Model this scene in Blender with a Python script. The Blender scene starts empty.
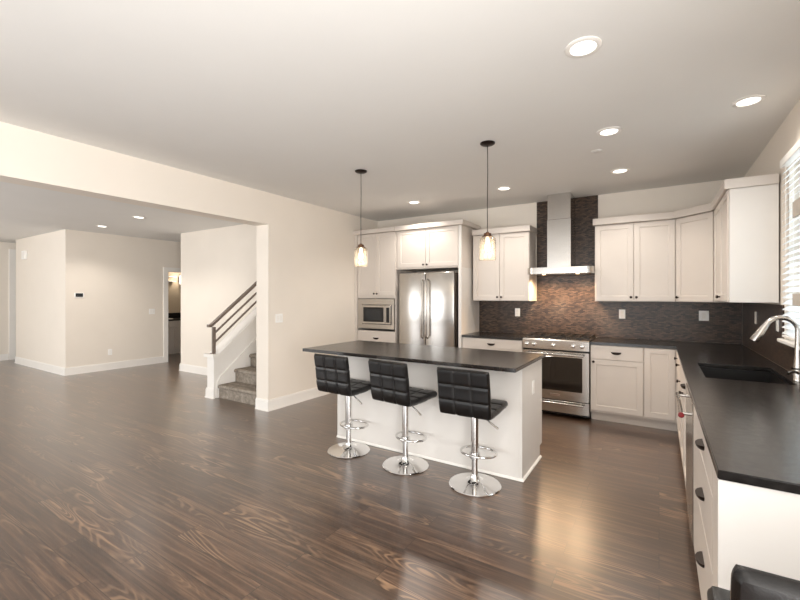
import bpy, bmesh, math, random
from mathutils import Vector, Matrix
random.seed(4)
S = bpy.context.scene
C = S.collection
PI = math.pi
R = math.radians

# ------------------------------------------------------------------ camera
cam = bpy.data.cameras.new('camera')
cam.sensor_width = 36.0
cam.lens = 408.48 / 800 * 36.0
cam.shift_y = -3.79 / 800
cam.clip_start = 0.03
co = bpy.data.objects.new('camera', cam)
C.objects.link(co)
co.location = (0, 0, 1.437)
co.rotation_euler = (R(90), 0, R(32.38))
S.camera = co

# ------------------------------------------------------------------ world, daylight, exposure
S.view_settings.view_transform = 'Standard'
S.view_settings.look = 'None'
S.view_settings.gamma = 1.0
S.view_settings.exposure = 1.06
S.view_settings.use_curve_mapping = False
W = bpy.data.worlds.new('sky')
S.world = W
W.use_nodes = True
bg = W.node_tree.nodes['Background']
bg.inputs[0].default_value = (0.86, 0.93, 1.0, 1)
bg.inputs[1].default_value = 1.1

def area(name, loc, rot, sx, sy, watts, col):
    l = bpy.data.lights.new(name, 'AREA')
    l.shape = 'RECTANGLE'; l.size = sx; l.size_y = sy
    l.energy = watts; l.color = col
    o = bpy.data.objects.new(name, l); C.objects.link(o)
    o.location = loc; o.rotation_euler = rot
    return o
DAY = (1.0, 0.985, 0.965)
# daylight at the sink window and at unseen, assumed windows behind and in front room
area('daylight_patio', (-2.0, -2.5, 1.25), (R(112), 0, 0), 3.2, 2.1, 17, DAY)
area('daylight_front', (-8.2, -2.5, 1.35), (R(120), 0, 0), 4.6, 1.9, 80, DAY)
area('daylight_sink', (1.02, 3.56, 1.78), (0, R(90), 0), 1.2, 0.75, 2.2, (0.93, 0.97, 1.0))
area('added_side_daylight', (.74, -.30, 1.35), (0, R(100), 0), 1.9, 1.9, 86, DAY)  # added light, brightens the left wall and other faces turned right

# ------------------------------------------------------------------ materials
def srgb(r, g, b):
    f = lambda c: ((c / 255 + .055) / 1.055) ** 2.4 if c > 10 else c / 255 / 12.92
    return (f(r), f(g), f(b), 1)

class NT:
    def __init__(s, name):
        m = bpy.data.materials.new(name); m.use_nodes = True
        s.m = m; s.t = m.node_tree; s.n = s.t.nodes; s.l = s.t.links
        s.b = s.n['Principled BSDF']; s.out = s.n['Material Output']
    def add(s, kind, **kw):
        n = s.n.new(kind)
        for k, v in kw.items():
            if k.startswith('i_'):
                n.inputs[k[2:].replace('_', ' ')].default_value = v
            else: setattr(n, k, v)
        return n
    def link(s, a, b): s.l.new(a, b)
    def ramp(s, stops):
        r = s.n.new('ShaderNodeValToRGB')
        e = r.color_ramp.elements
        while len(e) < len(stops): e.new(.5)
        for x, (p, c) in zip(e, stops): x.position = p; x.color = c
        return r

def mat(name, col, rough=.5, metal=0., noise=0., nscale=20., bump=0., bscale=60., spec=.5, coat=0.):
    t = NT(name); b = t.b
    b.inputs['Base Color'].default_value = col
    b.inputs['Roughness'].default_value = rough
    b.inputs['Metallic'].default_value = metal
    b.inputs['Specular IOR Level'].default_value = spec
    b.inputs['Coat Weight'].default_value = coat
    tc = t.add('ShaderNodeTexCoord')
    if noise:
        n = t.add('ShaderNodeTexNoise', i_Scale=nscale, i_Detail=4.)
        t.link(tc.outputs['Object'], n.inputs['Vector'])
        k = lambda f: (min(1, col[0] * f), min(1, col[1] * f), min(1, col[2] * f), 1)
        r = t.ramp([(.3, k(1 - noise)), (.7, k(1 + noise))])
        t.link(n.outputs['Fac'], r.inputs['Fac']); t.link(r.outputs[0], b.inputs['Base Color'])
    if bump:
        n = t.add('ShaderNodeTexNoise', i_Scale=bscale, i_Detail=3.)
        t.link(tc.outputs['Object'], n.inputs['Vector'])
        bp = t.add('ShaderNodeBump', i_Strength=bump, i_Distance=.01)
        t.link(n.outputs['Fac'], bp.inputs['Height']); t.link(bp.outputs[0], b.inputs['Normal'])
    return t.m

M = {}
M['wall'] = mat('wall_paint', srgb(236, 227, 215), .75, noise=.01, nscale=3, bump=.04, bscale=180)
M['wall_tan'] = mat('tan_paint', srgb(214, 196, 172), .75, noise=.01, nscale=3)
M['ceiling'] = mat('ceiling_paint', srgb(232, 230, 226), .85, noise=.01, nscale=2, bump=.05, bscale=150)
M['trim'] = mat('trim_paint', srgb(244, 240, 234), .4, noise=.008, nscale=5)
M['cabinet'] = mat('cabinet_paint', srgb(213, 204, 195), .38, noise=.01, nscale=6)
M['panel'] = mat('panel_paint', srgb(222, 217, 211), .4, noise=.01, nscale=6)
M['bronze'] = mat('dark_bronze', srgb(48, 38, 33), .38, .7, noise=.1)
M['brown_bronze'] = mat('brown_bronze', srgb(104, 76, 58), .35, .85, noise=.1)
M['black'] = mat('black_enamel', srgb(18, 17, 17), .3, noise=.1)
M['iron'] = mat('cast_iron', srgb(32, 28, 26), .5, .2, noise=.15, bump=.2, bscale=200)
M['ovenglass'] = mat('oven_glass', srgb(16, 13, 12), .06, noise=.1, coat=.5)
M['plate'] = mat('switch_plate', srgb(250, 248, 244), .35, noise=.005)
M['chrome'] = mat('chrome', (.76, .75, .74, 1), .05, 1., noise=.01)
M['rail'] = mat('railing_paint', srgb(122, 109, 100), .4, .2, noise=.05)
M['leather'] = mat('black_leather', srgb(12, 10, 10), .32, noise=.15, nscale=60, bump=.12, bscale=320)
M['red'] = mat('red_enamel', srgb(128, 20, 26), .3, noise=.05)
M['sink'] = mat('black_composite', srgb(20, 19, 19), .38, noise=.1, nscale=200)
M['beige'] = mat('beige_plastic', srgb(190, 180, 168), .6, noise=.05)
M['stainless_dark'] = mat('dark_stainless', srgb(120, 108, 98), .3, 1., noise=.05)
M['screen'] = mat('dark_display', srgb(44, 46, 48), .25, noise=.05)

def stainless():
    t = NT('brushed_stainless'); b = t.b
    b.inputs['Metallic'].default_value = 1.
    tc = t.add('ShaderNodeTexCoord'); mp = t.add('ShaderNodeMapping')
    mp.inputs['Scale'].default_value = (2, 2, 240)
    n = t.add('ShaderNodeTexNoise', i_Scale=3., i_Detail=3.)
    t.link(tc.outputs['Object'], mp.inputs[0]); t.link(mp.outputs[0], n.inputs['Vector'])
    r = t.ramp([(.3, (.50, .475, .445, 1)), (.7, (.60, .575, .545, 1))])
    t.link(n.outputs['Fac'], r.inputs['Fac']); t.link(r.outputs[0], b.inputs['Base Color'])
    r2 = t.ramp([(.3, (.17,) * 3 + (1,)), (.7, (.27,) * 3 + (1,))])
    t.link(n.outputs['Fac'], r2.inputs['Fac']); t.link(r2.outputs[0], b.inputs['Roughness'])
    return t.m
M['steel'] = stainless()

def wood_floor():
    t = NT('dark_plank_floor'); b = t.b
    tc = t.add('ShaderNodeTexCoord')
    br = t.add('ShaderNodeTexBrick', offset=.37, squash=1.0)
    br.inputs['Scale'].default_value = 1.
    br.inputs['Brick Width'].default_value = 1.22
    br.inputs['Row Height'].default_value = .15
    br.inputs['Mortar Size'].default_value = .0016
    br.inputs['Color1'].default_value = (0, 0, 0, 1); br.inputs['Color2'].default_value = (1, 1, 1, 1)
    br.inputs['Mortar'].default_value = (.5, .5, .5, 1)
    t.link(tc.outputs['Object'], br.inputs['Vector'])
    # per-plank shift of the grain
    sh = t.add('ShaderNodeVectorMath', operation='SCALE'); sh.inputs['Scale'].default_value = 7.3
    t.link(br.outputs['Color'], sh.inputs[0])
    ad = t.add('ShaderNodeVectorMath', operation='ADD')
    t.link(tc.outputs['Object'], ad.inputs[0]); t.link(sh.outputs[0], ad.inputs[1])
    mp = t.add('ShaderNodeMapping'); mp.inputs['Scale'].default_value = (1.1, 30, 1)
    t.link(ad.outputs[0], mp.inputs[0])
    n = t.add('ShaderNodeTexNoise', i_Scale=1.5, i_Detail=6., i_Roughness=.62, i_Distortion=.5)
    t.link(mp.outputs[0], n.inputs['Vector'])
    # cathedral figure
    mp2 = t.add('ShaderNodeMapping'); mp2.inputs['Scale'].default_value = (.7, 6.0, 1)
    t.link(ad.outputs[0], mp2.inputs[0])
    n2 = t.add('ShaderNodeTexNoise', i_Scale=1.2, i_Detail=1., i_Distortion=.4)
    t.link(mp2.outputs[0], n2.inputs['Vector'])
    mu = t.add('ShaderNodeMath', operation='MULTIPLY'); mu.inputs[1].default_value = 120.
    t.link(n2.outputs['Fac'], mu.inputs[0])
    si = t.add('ShaderNodeMath', operation='SINE'); t.link(mu.outputs[0], si.inputs[0])
    r3 = t.ramp([(.5, (0, 0, 0, 1)), (1., (1, 1, 1, 1))])
    ma = t.add('ShaderNodeMath', operation='MULTIPLY_ADD'); ma.inputs[1].default_value = .5; ma.inputs[2].default_value = .5
    t.link(si.outputs[0], ma.inputs[0]); t.link(ma.outputs[0], r3.inputs['Fac'])
    # where figure shows
    mp3 = t.add('ShaderNodeMapping'); mp3.inputs['Scale'].default_value = (.9, 6., 1)
    t.link(ad.outputs[0], mp3.inputs[0])
    n3 = t.add('ShaderNodeTexNoise', i_Scale=1.1, i_Detail=1.)
    t.link(mp3.outputs[0], n3.inputs['Vector'])
    r4 = t.ramp([(.50, (0, 0, 0, 1)), (.68, (.62, .62, .62, 1))])
    t.link(n3.outputs['Fac'], r4.inputs['Fac'])
    mm = t.add('ShaderNodeMath', operation='MULTIPLY')
    t.link(r3.outputs[0], mm.inputs[0]); t.link(r4.outputs[0], mm.inputs[1])
    base = t.ramp([(.28, srgb(44, 32, 25)), (.5, srgb(78, 58, 45)), (.75, srgb(128, 100, 78))])
    t.link(n.outputs['Fac'], base.inputs['Fac'])
    mx = t.add('ShaderNodeMix', data_type='RGBA')
    mx.inputs['B'].default_value = srgb(168, 134, 104)
    t.link(mm.outputs[0], mx.inputs['Factor']); t.link(base.outputs[0], mx.inputs['A'])
    # plank tone
    pl = t.ramp([(0., (.80, .80, .80, 1)), (1., (1.12, 1.1, 1.08, 1))])
    t.link(br.outputs['Color'], pl.inputs['Fac'])
    m2 = t.add('ShaderNodeMix', data_type='RGBA', blend_type='MULTIPLY'); m2.inputs['Factor'].default_value = 1.
    t.link(mx.outputs['Result'], m2.inputs['A']); t.link(pl.outputs[0], m2.inputs['B'])
    m3 = t.add('ShaderNodeMix', data_type='RGBA'); m3.inputs['B'].default_value = srgb(34, 26, 22)
    t.link(br.outputs['Fac'], m3.inputs['Factor']); t.link(m2.outputs['Result'], m3.inputs['A'])
    t.link(m3.outputs['Result'], b.inputs['Base Color'])
    rr = t.ramp([(.2, (.26,) * 3 + (1,)), (.8, (.40,) * 3 + (1,))])
    t.link(n.outputs['Fac'], rr.inputs['Fac']); t.link(rr.outputs[0], b.inputs['Roughness'])
    bp = t.add('ShaderNodeBump', i_Strength=.12, i_Distance=.004)
    t.link(n.outputs['Fac'], bp.inputs['Height']); t.link(bp.outputs[0], b.inputs['Normal'])
    b.inputs['Specular IOR Level'].default_value = .6
    b.inputs['Coat Weight'].default_value = 1.
    b.inputs['Coat Roughness'].default_value = .28
    return t.m
M['floor'] = wood_floor()

def mosaic():
    t = NT('mosaic_tile'); b = t.b
    tc = t.add('ShaderNodeTexCoord'); sp = t.add('ShaderNodeSeparateXYZ')
    t.link(tc.outputs['Object'], sp.inputs[0])
    su = t.add('ShaderNodeMath', operation='ADD')
    t.link(sp.outputs[0], su.inputs[0]); t.link(sp.outputs[1], su.inputs[1])
    cb = t.add('ShaderNodeCombineXYZ')
    t.link(su.outputs[0], cb.inputs[0]); t.link(sp.outputs[2], cb.inputs[1])
    br = t.add('ShaderNodeTexBrick', offset=.5)
    br.inputs['Scale'].default_value = 1.
    br.inputs['Brick Width'].default_value = .042
    br.inputs['Row Height'].default_value = .0145
    br.inputs['Mortar Size'].default_value = .0015
    br.inputs['Color1'].default_value = srgb(42, 33, 28); br.inputs['Color2'].default_value = srgb(100, 80, 66)
    br.inputs['Mortar'].default_value = srgb(40, 34, 31)
    t.link(cb.outputs[0], br.inputs['Vector'])
    mp = t.add('ShaderNodeMapping'); mp.inputs['Scale'].default_value = (9., 60, 1)
    t.link(cb.outputs[0], mp.inputs[0])
    n = t.add('ShaderNodeTexNoise', i_Scale=2., i_Detail=4.)
    t.link(mp.outputs[0], n.inputs['Vector'])
    r = t.ramp([(.3, (.72, .70, .68, 1)), (.7, (1.22, 1.19, 1.16, 1))])
    t.link(n.outputs['Fac'], r.inputs['Fac'])
    m = t.add('ShaderNodeMix', data_type='RGBA', blend_type='MULTIPLY'); m.inputs['Factor'].default_value = 1.
    t.link(br.outputs['Color'], m.inputs['A']); t.link(r.outputs[0], m.inputs['B'])
    t.link(m.outputs['Result'], b.inputs['Base Color'])
    b.inputs['Roughness'].default_value = .28
    bp = t.add('ShaderNodeBump', i_Strength=.5, i_Distance=.003); bp.invert = True
    t.link(br.outputs['Fac'], bp.inputs['Height']); t.link(bp.outputs[0], b.inputs['Normal'])
    return t.m
M['tile'] = mosaic()

def granite():
    t = NT('leathered_dark_granite'); b = t.b
    tc = t.add('ShaderNodeTexCoord')
    n = t.add('ShaderNodeTexNoise', i_Scale=42., i_Detail=5., i_Roughness=.65)
    t.link(tc.outputs['Object'], n.inputs['Vector'])
    r = t.ramp([(.3, srgb(24, 21, 20)), (.6, srgb(31, 28, 26)), (.85, srgb(46, 41, 38))])
    t.link(n.outputs['Fac'], r.inputs['Fac']); t.link(r.outputs[0], b.inputs['Base Color'])
    n2 = t.add('ShaderNodeTexNoise', i_Scale=26., i_Detail=3.)
    t.link(tc.outputs['Object'], n2.inputs['Vector'])
    bp = t.add('ShaderNodeBump', i_Strength=.2, i_Distance=.005)
    t.link(n2.outputs['Fac'], bp.inputs['Height']); t.link(bp.outputs[0], b.inputs['Normal'])
    rr = t.ramp([(.3, (.17,) * 3 + (1,)), (.7, (.27,) * 3 + (1,))])
    t.link(n.outputs['Fac'], rr.inputs['Fac']); t.link(rr.outputs[0], b.inputs['Roughness'])
    b.inputs['Specular IOR Level'].default_value = .75
    return t.m
M['granite'] = granite()
def satin_stone():
    t = NT('satin_dark_quartz'); b = t.b
    tc = t.add('ShaderNodeTexCoord')
    n = t.add('ShaderNodeTexNoise', i_Scale=60., i_Detail=4.)
    t.link(tc.outputs['Object'], n.inputs['Vector'])
    r = t.ramp([(.3, srgb(32, 28, 25)), (.7, srgb(44, 38, 34))])
    t.link(n.outputs['Fac'], r.inputs['Fac']); t.link(r.outputs[0], b.inputs['Base Color'])
    b.inputs['Roughness'].default_value = .24
    b.inputs['Specular IOR Level'].default_value = .6
    return t.m
M['stone'] = satin_stone()
def carpet():
    t = NT('stair_carpet'); b = t.b
    tc = t.add('ShaderNodeTexCoord')
    n = t.add('ShaderNodeTexNoise', i_Scale=16., i_Detail=6., i_Roughness=.7)
    t.link(tc.outputs['Object'], n.inputs['Vector'])
    r = t.ramp([(.3, srgb(120, 110, 100)), (.55, srgb(158, 148, 136)), (.75, srgb(190, 180, 166))])
    t.link(n.outputs['Fac'], r.inputs['Fac']); t.link(r.outputs[0], b.inputs['Base Color'])
    n2 = t.add('ShaderNodeTexNoise', i_Scale=220., i_Detail=2.)
    t.link(tc.outputs['Object'], n2.inputs['Vector'])
    bp = t.add('ShaderNodeBump', i_Strength=.6, i_Distance=.01)
    t.link(n2.outputs['Fac'], bp.inputs['Height']); t.link(bp.outputs[0], b.inputs['Normal'])
    b.inputs['Roughness'].default_value = .95
    b.inputs['Specular IOR Level'].default_value = .1
    return t.m
M['carpet'] = carpet()
def emit(name, col, s):
    t = NT(name)
    t.b.inputs['Base Color'].default_value = col
    t.b.inputs['Emission Color'].default_value = col
    t.b.inputs['Emission Strength'].default_value = s
    return t.m
M['lamp'] = emit('lamp_lens', (1, .97, .93, 1), 1.6)
M['bulb'] = emit('bulb_glow', (1, .87, .68, 1), 3.)
M['hoodlamp'] = emit('hood_lamp', (1, .74, .42, 1), 2.5)
M['sconce'] = emit('sconce_glass', (1, .95, .88, 1), .5)
def glass(name, col, rough, mix):
    t = NT(name)
    g = t.add('ShaderNodeBsdfGlossy'); g.inputs['Color'].default_value = (1, 1, 1, 1); g.inputs['Roughness'].default_value = rough
    tr = t.add('ShaderNodeBsdfTransparent'); tr.inputs['Color'].default_value = col
    fr = t.add('ShaderNodeLayerWeight', i_Blend=mix)
    mx = t.add('ShaderNodeMixShader')
    t.link(fr.outputs['Facing'], mx.inputs[0]); t.link(tr.outputs[0], mx.inputs[1]); t.link(g.outputs[0], mx.inputs[2])
    t.link(mx.outputs[0], t.out.inputs['Surface'])
    t.n.remove(t.b)
    return t.m
M['pane'] = glass('window_glass', (.96, .98, .98, 1), .02, .15)
def shade_glass():
    t = NT('seeded_shade_glass')
    g = t.add('ShaderNodeBsdfGlossy'); g.inputs['Roughness'].default_value = .08
    tr = t.add('ShaderNodeBsdfTransparent'); tr.inputs['Color'].default_value = (1, .965, .91, 1)
    tl = t.add('ShaderNodeBsdfTranslucent'); tl.inputs['Color'].default_value = (1, .93, .82, 1)
    fr = t.add('ShaderNodeLayerWeight', i_Blend=.28)
    m1 = t.add('ShaderNodeMixShader'); m1.inputs[0].default_value = .05
    mx = t.add('ShaderNodeMixShader')
    t.link(tr.outputs[0], m1.inputs[1]); t.link(tl.outputs[0], m1.inputs[2])
    t.link(fr.outputs['Facing'], mx.inputs[0]); t.link(m1.outputs[0], mx.inputs[1]); t.link(g.outputs[0], mx.inputs[2])
    t.link(mx.outputs[0], t.out.inputs['Surface'])
    t.n.remove(t.b)
    return t.m
M['shade'] = shade_glass()
def slat_mat():
    t = NT('white_slat')
    d = t.add('ShaderNodeBsdfDiffuse'); d.inputs['Color'].default_value = (.9, .9, .9, 1)
    tl = t.add('ShaderNodeBsdfTranslucent'); tl.inputs['Color'].default_value = (.9, .93, .95, 1)
    m = t.add('ShaderNodeMixShader'); m.inputs[0].default_value = .6
    t.link(d.outputs[0], m.inputs[1]); t.link(tl.outputs[0], m.inputs[2]); t.link(m.outputs[0], t.out.inputs['Surface'])
    t.n.remove(t.b)
    return t.m
M['slat'] = slat_mat()

# ------------------------------------------------------------------ mesh helpers
class B:
    """collects shapes into one mesh"""
    def __init__(s): s.bm = bmesh.new()
    def box(s, x0, x1, y0, y1, z0, z1, bev=0., seg=1):
        r = bmesh.ops.create_cube(s.bm, size=1.)
        vs = r['verts']
        for v in vs:
            v.co = Vector(((x0 + x1) / 2 + v.co.x * (x1 - x0), (y0 + y1) / 2 + v.co.y * (y1 - y0), (z0 + z1) / 2 + v.co.z * (z1 - z0)))
        if bev:
            es = {e for v in vs for e in v.link_edges}
            bmesh.ops.bevel(s.bm, geom=list(es), offset=bev, segments=seg, affect='EDGES', profile=.5)
        return s
    def prism(s, pts, a0, a1, axis='z', bev=0.):
        def P(u, v, a):
            return {'z': (u, v, a), 'x': (a, u, v), 'y': (u, a, v)}[axis]
        n = len(pts)
        lo = [s.bm.verts.new(P(u, v, a0)) for u, v in pts]
        hi = [s.bm.verts.new(P(u, v, a1)) for u, v in pts]
        fs = [s.bm.faces.new(lo), s.bm.faces.new(hi)]
        for i in range(n):
            fs.append(s.bm.faces.new((lo[i], lo[(i + 1) % n], hi[(i + 1) % n], hi[i])))
        bmesh.ops.recalc_face_normals(s.bm, faces=fs)
        if bev:
            es = {e for f in fs for e in f.edges}
            bmesh.ops.bevel(s.bm, geom=list(es), offset=bev, segments=1, affect='EDGES')
        return s
    def tube(s, pts, rad, seg=12, closed=False, caps=True):
        pts = [Vector(p) for p in pts]; n = len(pts)
        rads = rad if isinstance(rad, (list, tuple)) else [rad] * n
        rings = []; up = None
        for i, p in enumerate(pts):
            if closed: d = pts[(i + 1) % n] - pts[i - 1]
            else: d = pts[min(i + 1, n - 1)] - pts[max(i - 1, 0)]
            d.normalize()
            if up is None: up = Vector((0, 0, 1)) if abs(d.z) < .9 else Vector((1, 0, 0))
            a = d.cross(up).normalized(); b = a.cross(d).normalized(); up = b
            rings.append([s.bm.verts.new(p + (a * math.cos(2 * PI * k / seg) + b * math.sin(2 * PI * k / seg)) * rads[i]) for k in range(seg)])
        fs = []
        for i in range(n if closed else n - 1):
            r0, r1 = rings[i], rings[(i + 1) % n]
            for k in range(seg):
                fs.append(s.bm.faces.new((r0[k], r0[(k + 1) % seg], r1[(k + 1) % seg], r1[k])))
        if caps and not closed:
            fs.append(s.bm.faces.new(rings[0])); fs.append(s.bm.faces.new(rings[-1]))
        bmesh.ops.recalc_face_normals(s.bm, faces=fs)
        return s
    def lathe(s, prof, c=(0, 0, 0), seg=32, axis='z'):
        """prof: (radius, height) pairs"""
        cx, cy, cz = c; rings = []; fs = []
        for r, h in prof:
            ring = []
            for k in range(1 if r < 1e-6 else seg):
                a = 2 * PI * k / seg; u, v = r * math.cos(a), r * math.sin(a)
                p = {'z': (u, v, h), 'y': (u, h, v), 'x': (h, u, v)}[axis]
                ring.append(s.bm.verts.new((cx + p[0], cy + p[1], cz + p[2])))
            rings.append(ring)
        for r0, r1 in zip(rings, rings[1:]):
            for k in range(seg):
                k2 = (k + 1) % seg
                if len(r0) == 1 and len(r1) == 1: continue
                if len(r0) == 1: fs.append(s.bm.faces.new((r0[0], r1[k2], r1[k])))
                elif len(r1) == 1: fs.append(s.bm.faces.new((r0[k], r0[k2], r1[0])))
                else: fs.append(s.bm.faces.new((r0[k], r0[k2], r1[k2], r1[k])))
        bmesh.ops.recalc_face_normals(s.bm, faces=fs)
        return s
    def shaker(s, x0, x1, z0, z1, y=-.019, t=.019, fr=.057, dp=.008):
        """door slab, front towards -y, recessed centre panel"""
        v = s.bm.verts.new
        ring = lambda i, yy: [v((x0 + i, yy, z0 + i)), v((x1 - i, yy, z0 + i)), v((x1 - i, yy, z1 - i)), v((x0 + i, yy, z1 - i))]
        rs = [ring(0, y + t), ring(0, y + .0015), ring(.0015, y), ring(fr, y), ring(fr + .004, y + dp)]
        fs = [s.bm.faces.new(rs[0]), s.bm.faces.new(rs[-1])]
        for a, b in zip(rs, rs[1:]):
            for k in range(4): fs.append(s.bm.faces.new((a[k], a[(k + 1) % 4], b[(k + 1) % 4], b[k])))
        bmesh.ops.recalc_face_normals(s.bm, faces=fs)
        return s
    def cells(s, xs, ys, mask, z0, z1, bev=0.):
        """slab from grid cells; mask[j][i]"""
        vt, vb = {}, {}
        g = lambda d, i, j, z: d.setdefault((i, j), s.bm.verts.new((xs[i], ys[j], z))) if (i, j) not in d else d[(i, j)]
        fs = []
        ok = lambda i, j: 0 <= j < len(mask) and 0 <= i < len(mask[0]) and mask[j][i]
        for j in range(len(mask)):
            for i in range(len(mask[0])):
                if not ok(i, j): continue
                q = [(i, j), (i + 1, j), (i + 1, j + 1), (i, j + 1)]
                fs.append(s.bm.faces.new([g(vt, a, b, z1) for a, b in q]))
                fs.append(s.bm.faces.new([g(vb, a, b, z0) for a, b in q]))
                for k, (di, dj) in enumerate(((0, -1), (1, 0), (0, 1), (-1, 0))):
                    if not ok(i + di, j + dj):
                        a, b = q[k], q[(k + 1) % 4]
                        fs.append(s.bm.faces.new((g(vt, *a, z1), g(vt, *b, z1), g(vb, *b, z0), g(vb, *a, z0))))
        bmesh.ops.recalc_face_normals(s.bm, faces=fs)
        if bev:
            es = [e for e in {e for f in fs for e in f.edges} if len(e.link_faces) == 2 and e.calc_face_angle(0) > .5]
            bmesh.ops.bevel(s.bm, geom=es, offset=bev, segments=2, affect='EDGES')
        return s
    def build(s, name, m, parent=None, loc=None, smooth=False):
        me = bpy.data.meshes.new(name)
        bmesh.ops.remove_doubles(s.bm, verts=s.bm.verts, dist=1e-5)
        s.bm.to_mesh(me); s.bm.free()
        me.materials.append(M[m])
        if smooth:
            for p in me.polygons: p.use_smooth = True
            try: me.set_sharp_from_angle(angle=R(38))
            except Exception: pass
        o = bpy.data.objects.new(name, me); C.objects.link(o)
        if parent: o.parent = parent
        if loc: o.location = loc
        return o

def thing(name, label, cat, loc=(0, 0, 0), rz=0., group=None):
    o = bpy.data.objects.new(name, None); C.objects.link(o)
    o.empty_display_size = .1
    o.location = loc; o.rotation_euler = (0, 0, rz)
    o['label'] = label; o['category'] = cat
    if group: o['group'] = group
    return o
def tag(o, label, cat, group=None):
    o['label'] = label; o['category'] = cat
    if group: o['group'] = group
    return o
def struct(name, b, m, smooth=False):
    o = b.build(name, m, smooth=smooth); o['kind'] = 'structure'; return o
def dup(root, loc, rz=None, label=None):
    r = root.copy(); C.objects.link(r); r.location = loc
    if rz is not None: r.rotation_euler = (0, 0, rz)
    if label: r['label'] = label
    for ch in list(root.children):
        c = ch.copy(); C.objects.link(c); c.parent = r
        for gch in list(ch.children):
            d = gch.copy(); C.objects.link(d); d.parent = c
    return r
def lamp(name, parent, loc, watts, col, rad=.03, kind='POINT', spot=None):
    l = bpy.data.lights.new(name, kind); l.energy = watts; l.color = col; l.shadow_soft_size = rad
    if spot: l.spot_size = R(spot); l.spot_blend = .6
    o = bpy.data.objects.new(name, l); C.objects.link(o); o.parent = parent; o.location = loc
    return o

# ------------------------------------------------------------------ room shell
XL, XR, YB, CZ, FZ, HDR = -4.125, .779, 5.78, 2.733, 2.65, 2.335
XLo = -4.35        # far face of the thick dividing wall
YN = -2.6          # wall behind the camera
XF = -12.4
struct('floor', B().box(-12.6, 1.0, -2.8, 8.0, -.1, 0), 'floor')
struct('ceiling', B().box(XLo + .001, .95, -2.75, 5.95, CZ, CZ + .1), 'ceiling')
struct('ceiling_front', B().box(-12.55, XLo - .001, -2.75, 8.0, FZ, FZ + .1), 'ceiling')
# dividing wall with the wide cased-out opening
struct('wall_left', B().prism([(YN, HDR), (3.43, HDR), (3.43, 0), (YB, 0), (YB, CZ), (YN, CZ)], XLo, XL, 'x'), 'wall')
struct('wall_back', B().box(XLo, .9, YB, YB + .12, 0, CZ), 'wall')
wy0, wy1, wz0, wz1 = 3.20, 3.92, 1.14, 2.40
struct('wall_right', B().box(XR, .9, YN, -1.25, 0, CZ).box(XR, .9, .65, wy0, 0, CZ).box(XR, .9, -1.25, .65, 0, .35).box(XR, .9, -1.25, .65, 2.35, CZ).box(XR, .9, wy1, YB, 0, CZ)
       .box(XR, .9, wy0, wy1, 0, wz0).box(XR, .9, wy0, wy1, wz1, CZ), 'wall')
# wall behind the camera: patio opening and front-room window opening
struct('wall_near', B().box(XF - .12, -10.6, YN - .12, YN, 0, CZ).box(-10.6, -5.8, YN - .12, YN, 0, .3).box(-10.6, -5.8, YN - .12, YN, 2.4, CZ)
       .box(-5.8, -3.7, YN - .12, YN, 0, CZ).box(-3.7, -.3, YN - .12, YN, 2.36, CZ).box(-.3, .9, YN - .12, YN, 0, CZ), 'wall')
def grid_window(name, x0, x1, z0, z1, n):
    b = B(); y0, y1 = YN - .1, YN - .05
    b.box(x0, x1, y0, y1, z0, z0 + .06).box(x0, x1, y0, y1, z1 - .06, z1)
    for k in range(n + 1):
        x = x0 + (x1 - x0) * k / n
        b.box(max(x0, x - .035), min(x1, x + .035), y0, y1, z0 + .06, z1 - .06)
    struct(name, b, 'trim')
grid_window('window_2', -3.7, -.3, 0, 2.36, 2)
struct('window_added', B().box(XR + .05, XR + .10, -1.25, .65, .35, .41).box(XR + .05, XR + .10, -1.25, .65, 2.29, 2.35)
       .box(XR + .05, XR + .10, -1.25, -1.19, .41, 2.29).box(XR + .05, XR + .10, .59, .65, .41, 2.29).box(XR + .05, XR + .10, -.33, -.27, .41, 2.29), 'trim')  # unseen side window, added and placed to light the left wall
grid_window('window_3', -10.6, -5.8, .3, 2.4, 4)
# front room
struct('wall_far', B().box(XF - .12, XF, YN, 5.2, 0, FZ), 'wall')
struct('wall_closet', B().box(-11.7, -9.07, 3.0, 3.12, 0, FZ).box(-11.7, -11.58, 3.12, 5.2, 0, FZ), 'wall')
struct('wall_passage', B().box(XF, -11.58, 5.2, 5.32, 0, FZ), 'wall')
dz = 1.975
struct('wall_hall', B().box(-9.19, -9.07, 3.12, 4.82, 0, FZ).box(-9.19, -9.07, 5.70, 7.6, 0, FZ).box(-9.19, -9.07, 4.82, 5.70, dz, FZ), 'wall')
struct('wall_stair', B().box(-7.81, XLo, 4.4, 4.52, 0, FZ).box(-7.81, -7.69, 4.52, 7.6, 0, FZ), 'wall')
struct('wall_end', B().box(-10.87, -7.69, 7.6, 7.72, 0, FZ), 'wall')
struct('wall_bath', B().box(-10.87, -10.75, 3.12, 7.6, 0, FZ).box(-10.75, -9.19, 3.9, 4.02, 0, FZ), 'wall_tan')
# door casing in the hall wall
struct('door_1', B().box(-9.07, -9.05, 4.73, 4.82, 0, dz + .09).box(-9.07, -9.05, 5.70, 5.79, 0, dz + .09).box(-9.07, -9.05, 4.82, 5.70, dz, dz + .09)
       .box(-9.19, -9.07, 4.82, 4.835, 0, dz).box(-9.19, -9.07, 5.685, 5.70, 0, dz), 'trim')
struct('door_2', B().box(XF, XF + .03, 3.06, 3.32, 0, 2.5).box(XF, XF + .02, 3.35, 4.2, 0, 2.42).box(XF, XF + .03, 4.22, 4.4, 0, 2.5), 'trim')
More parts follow.
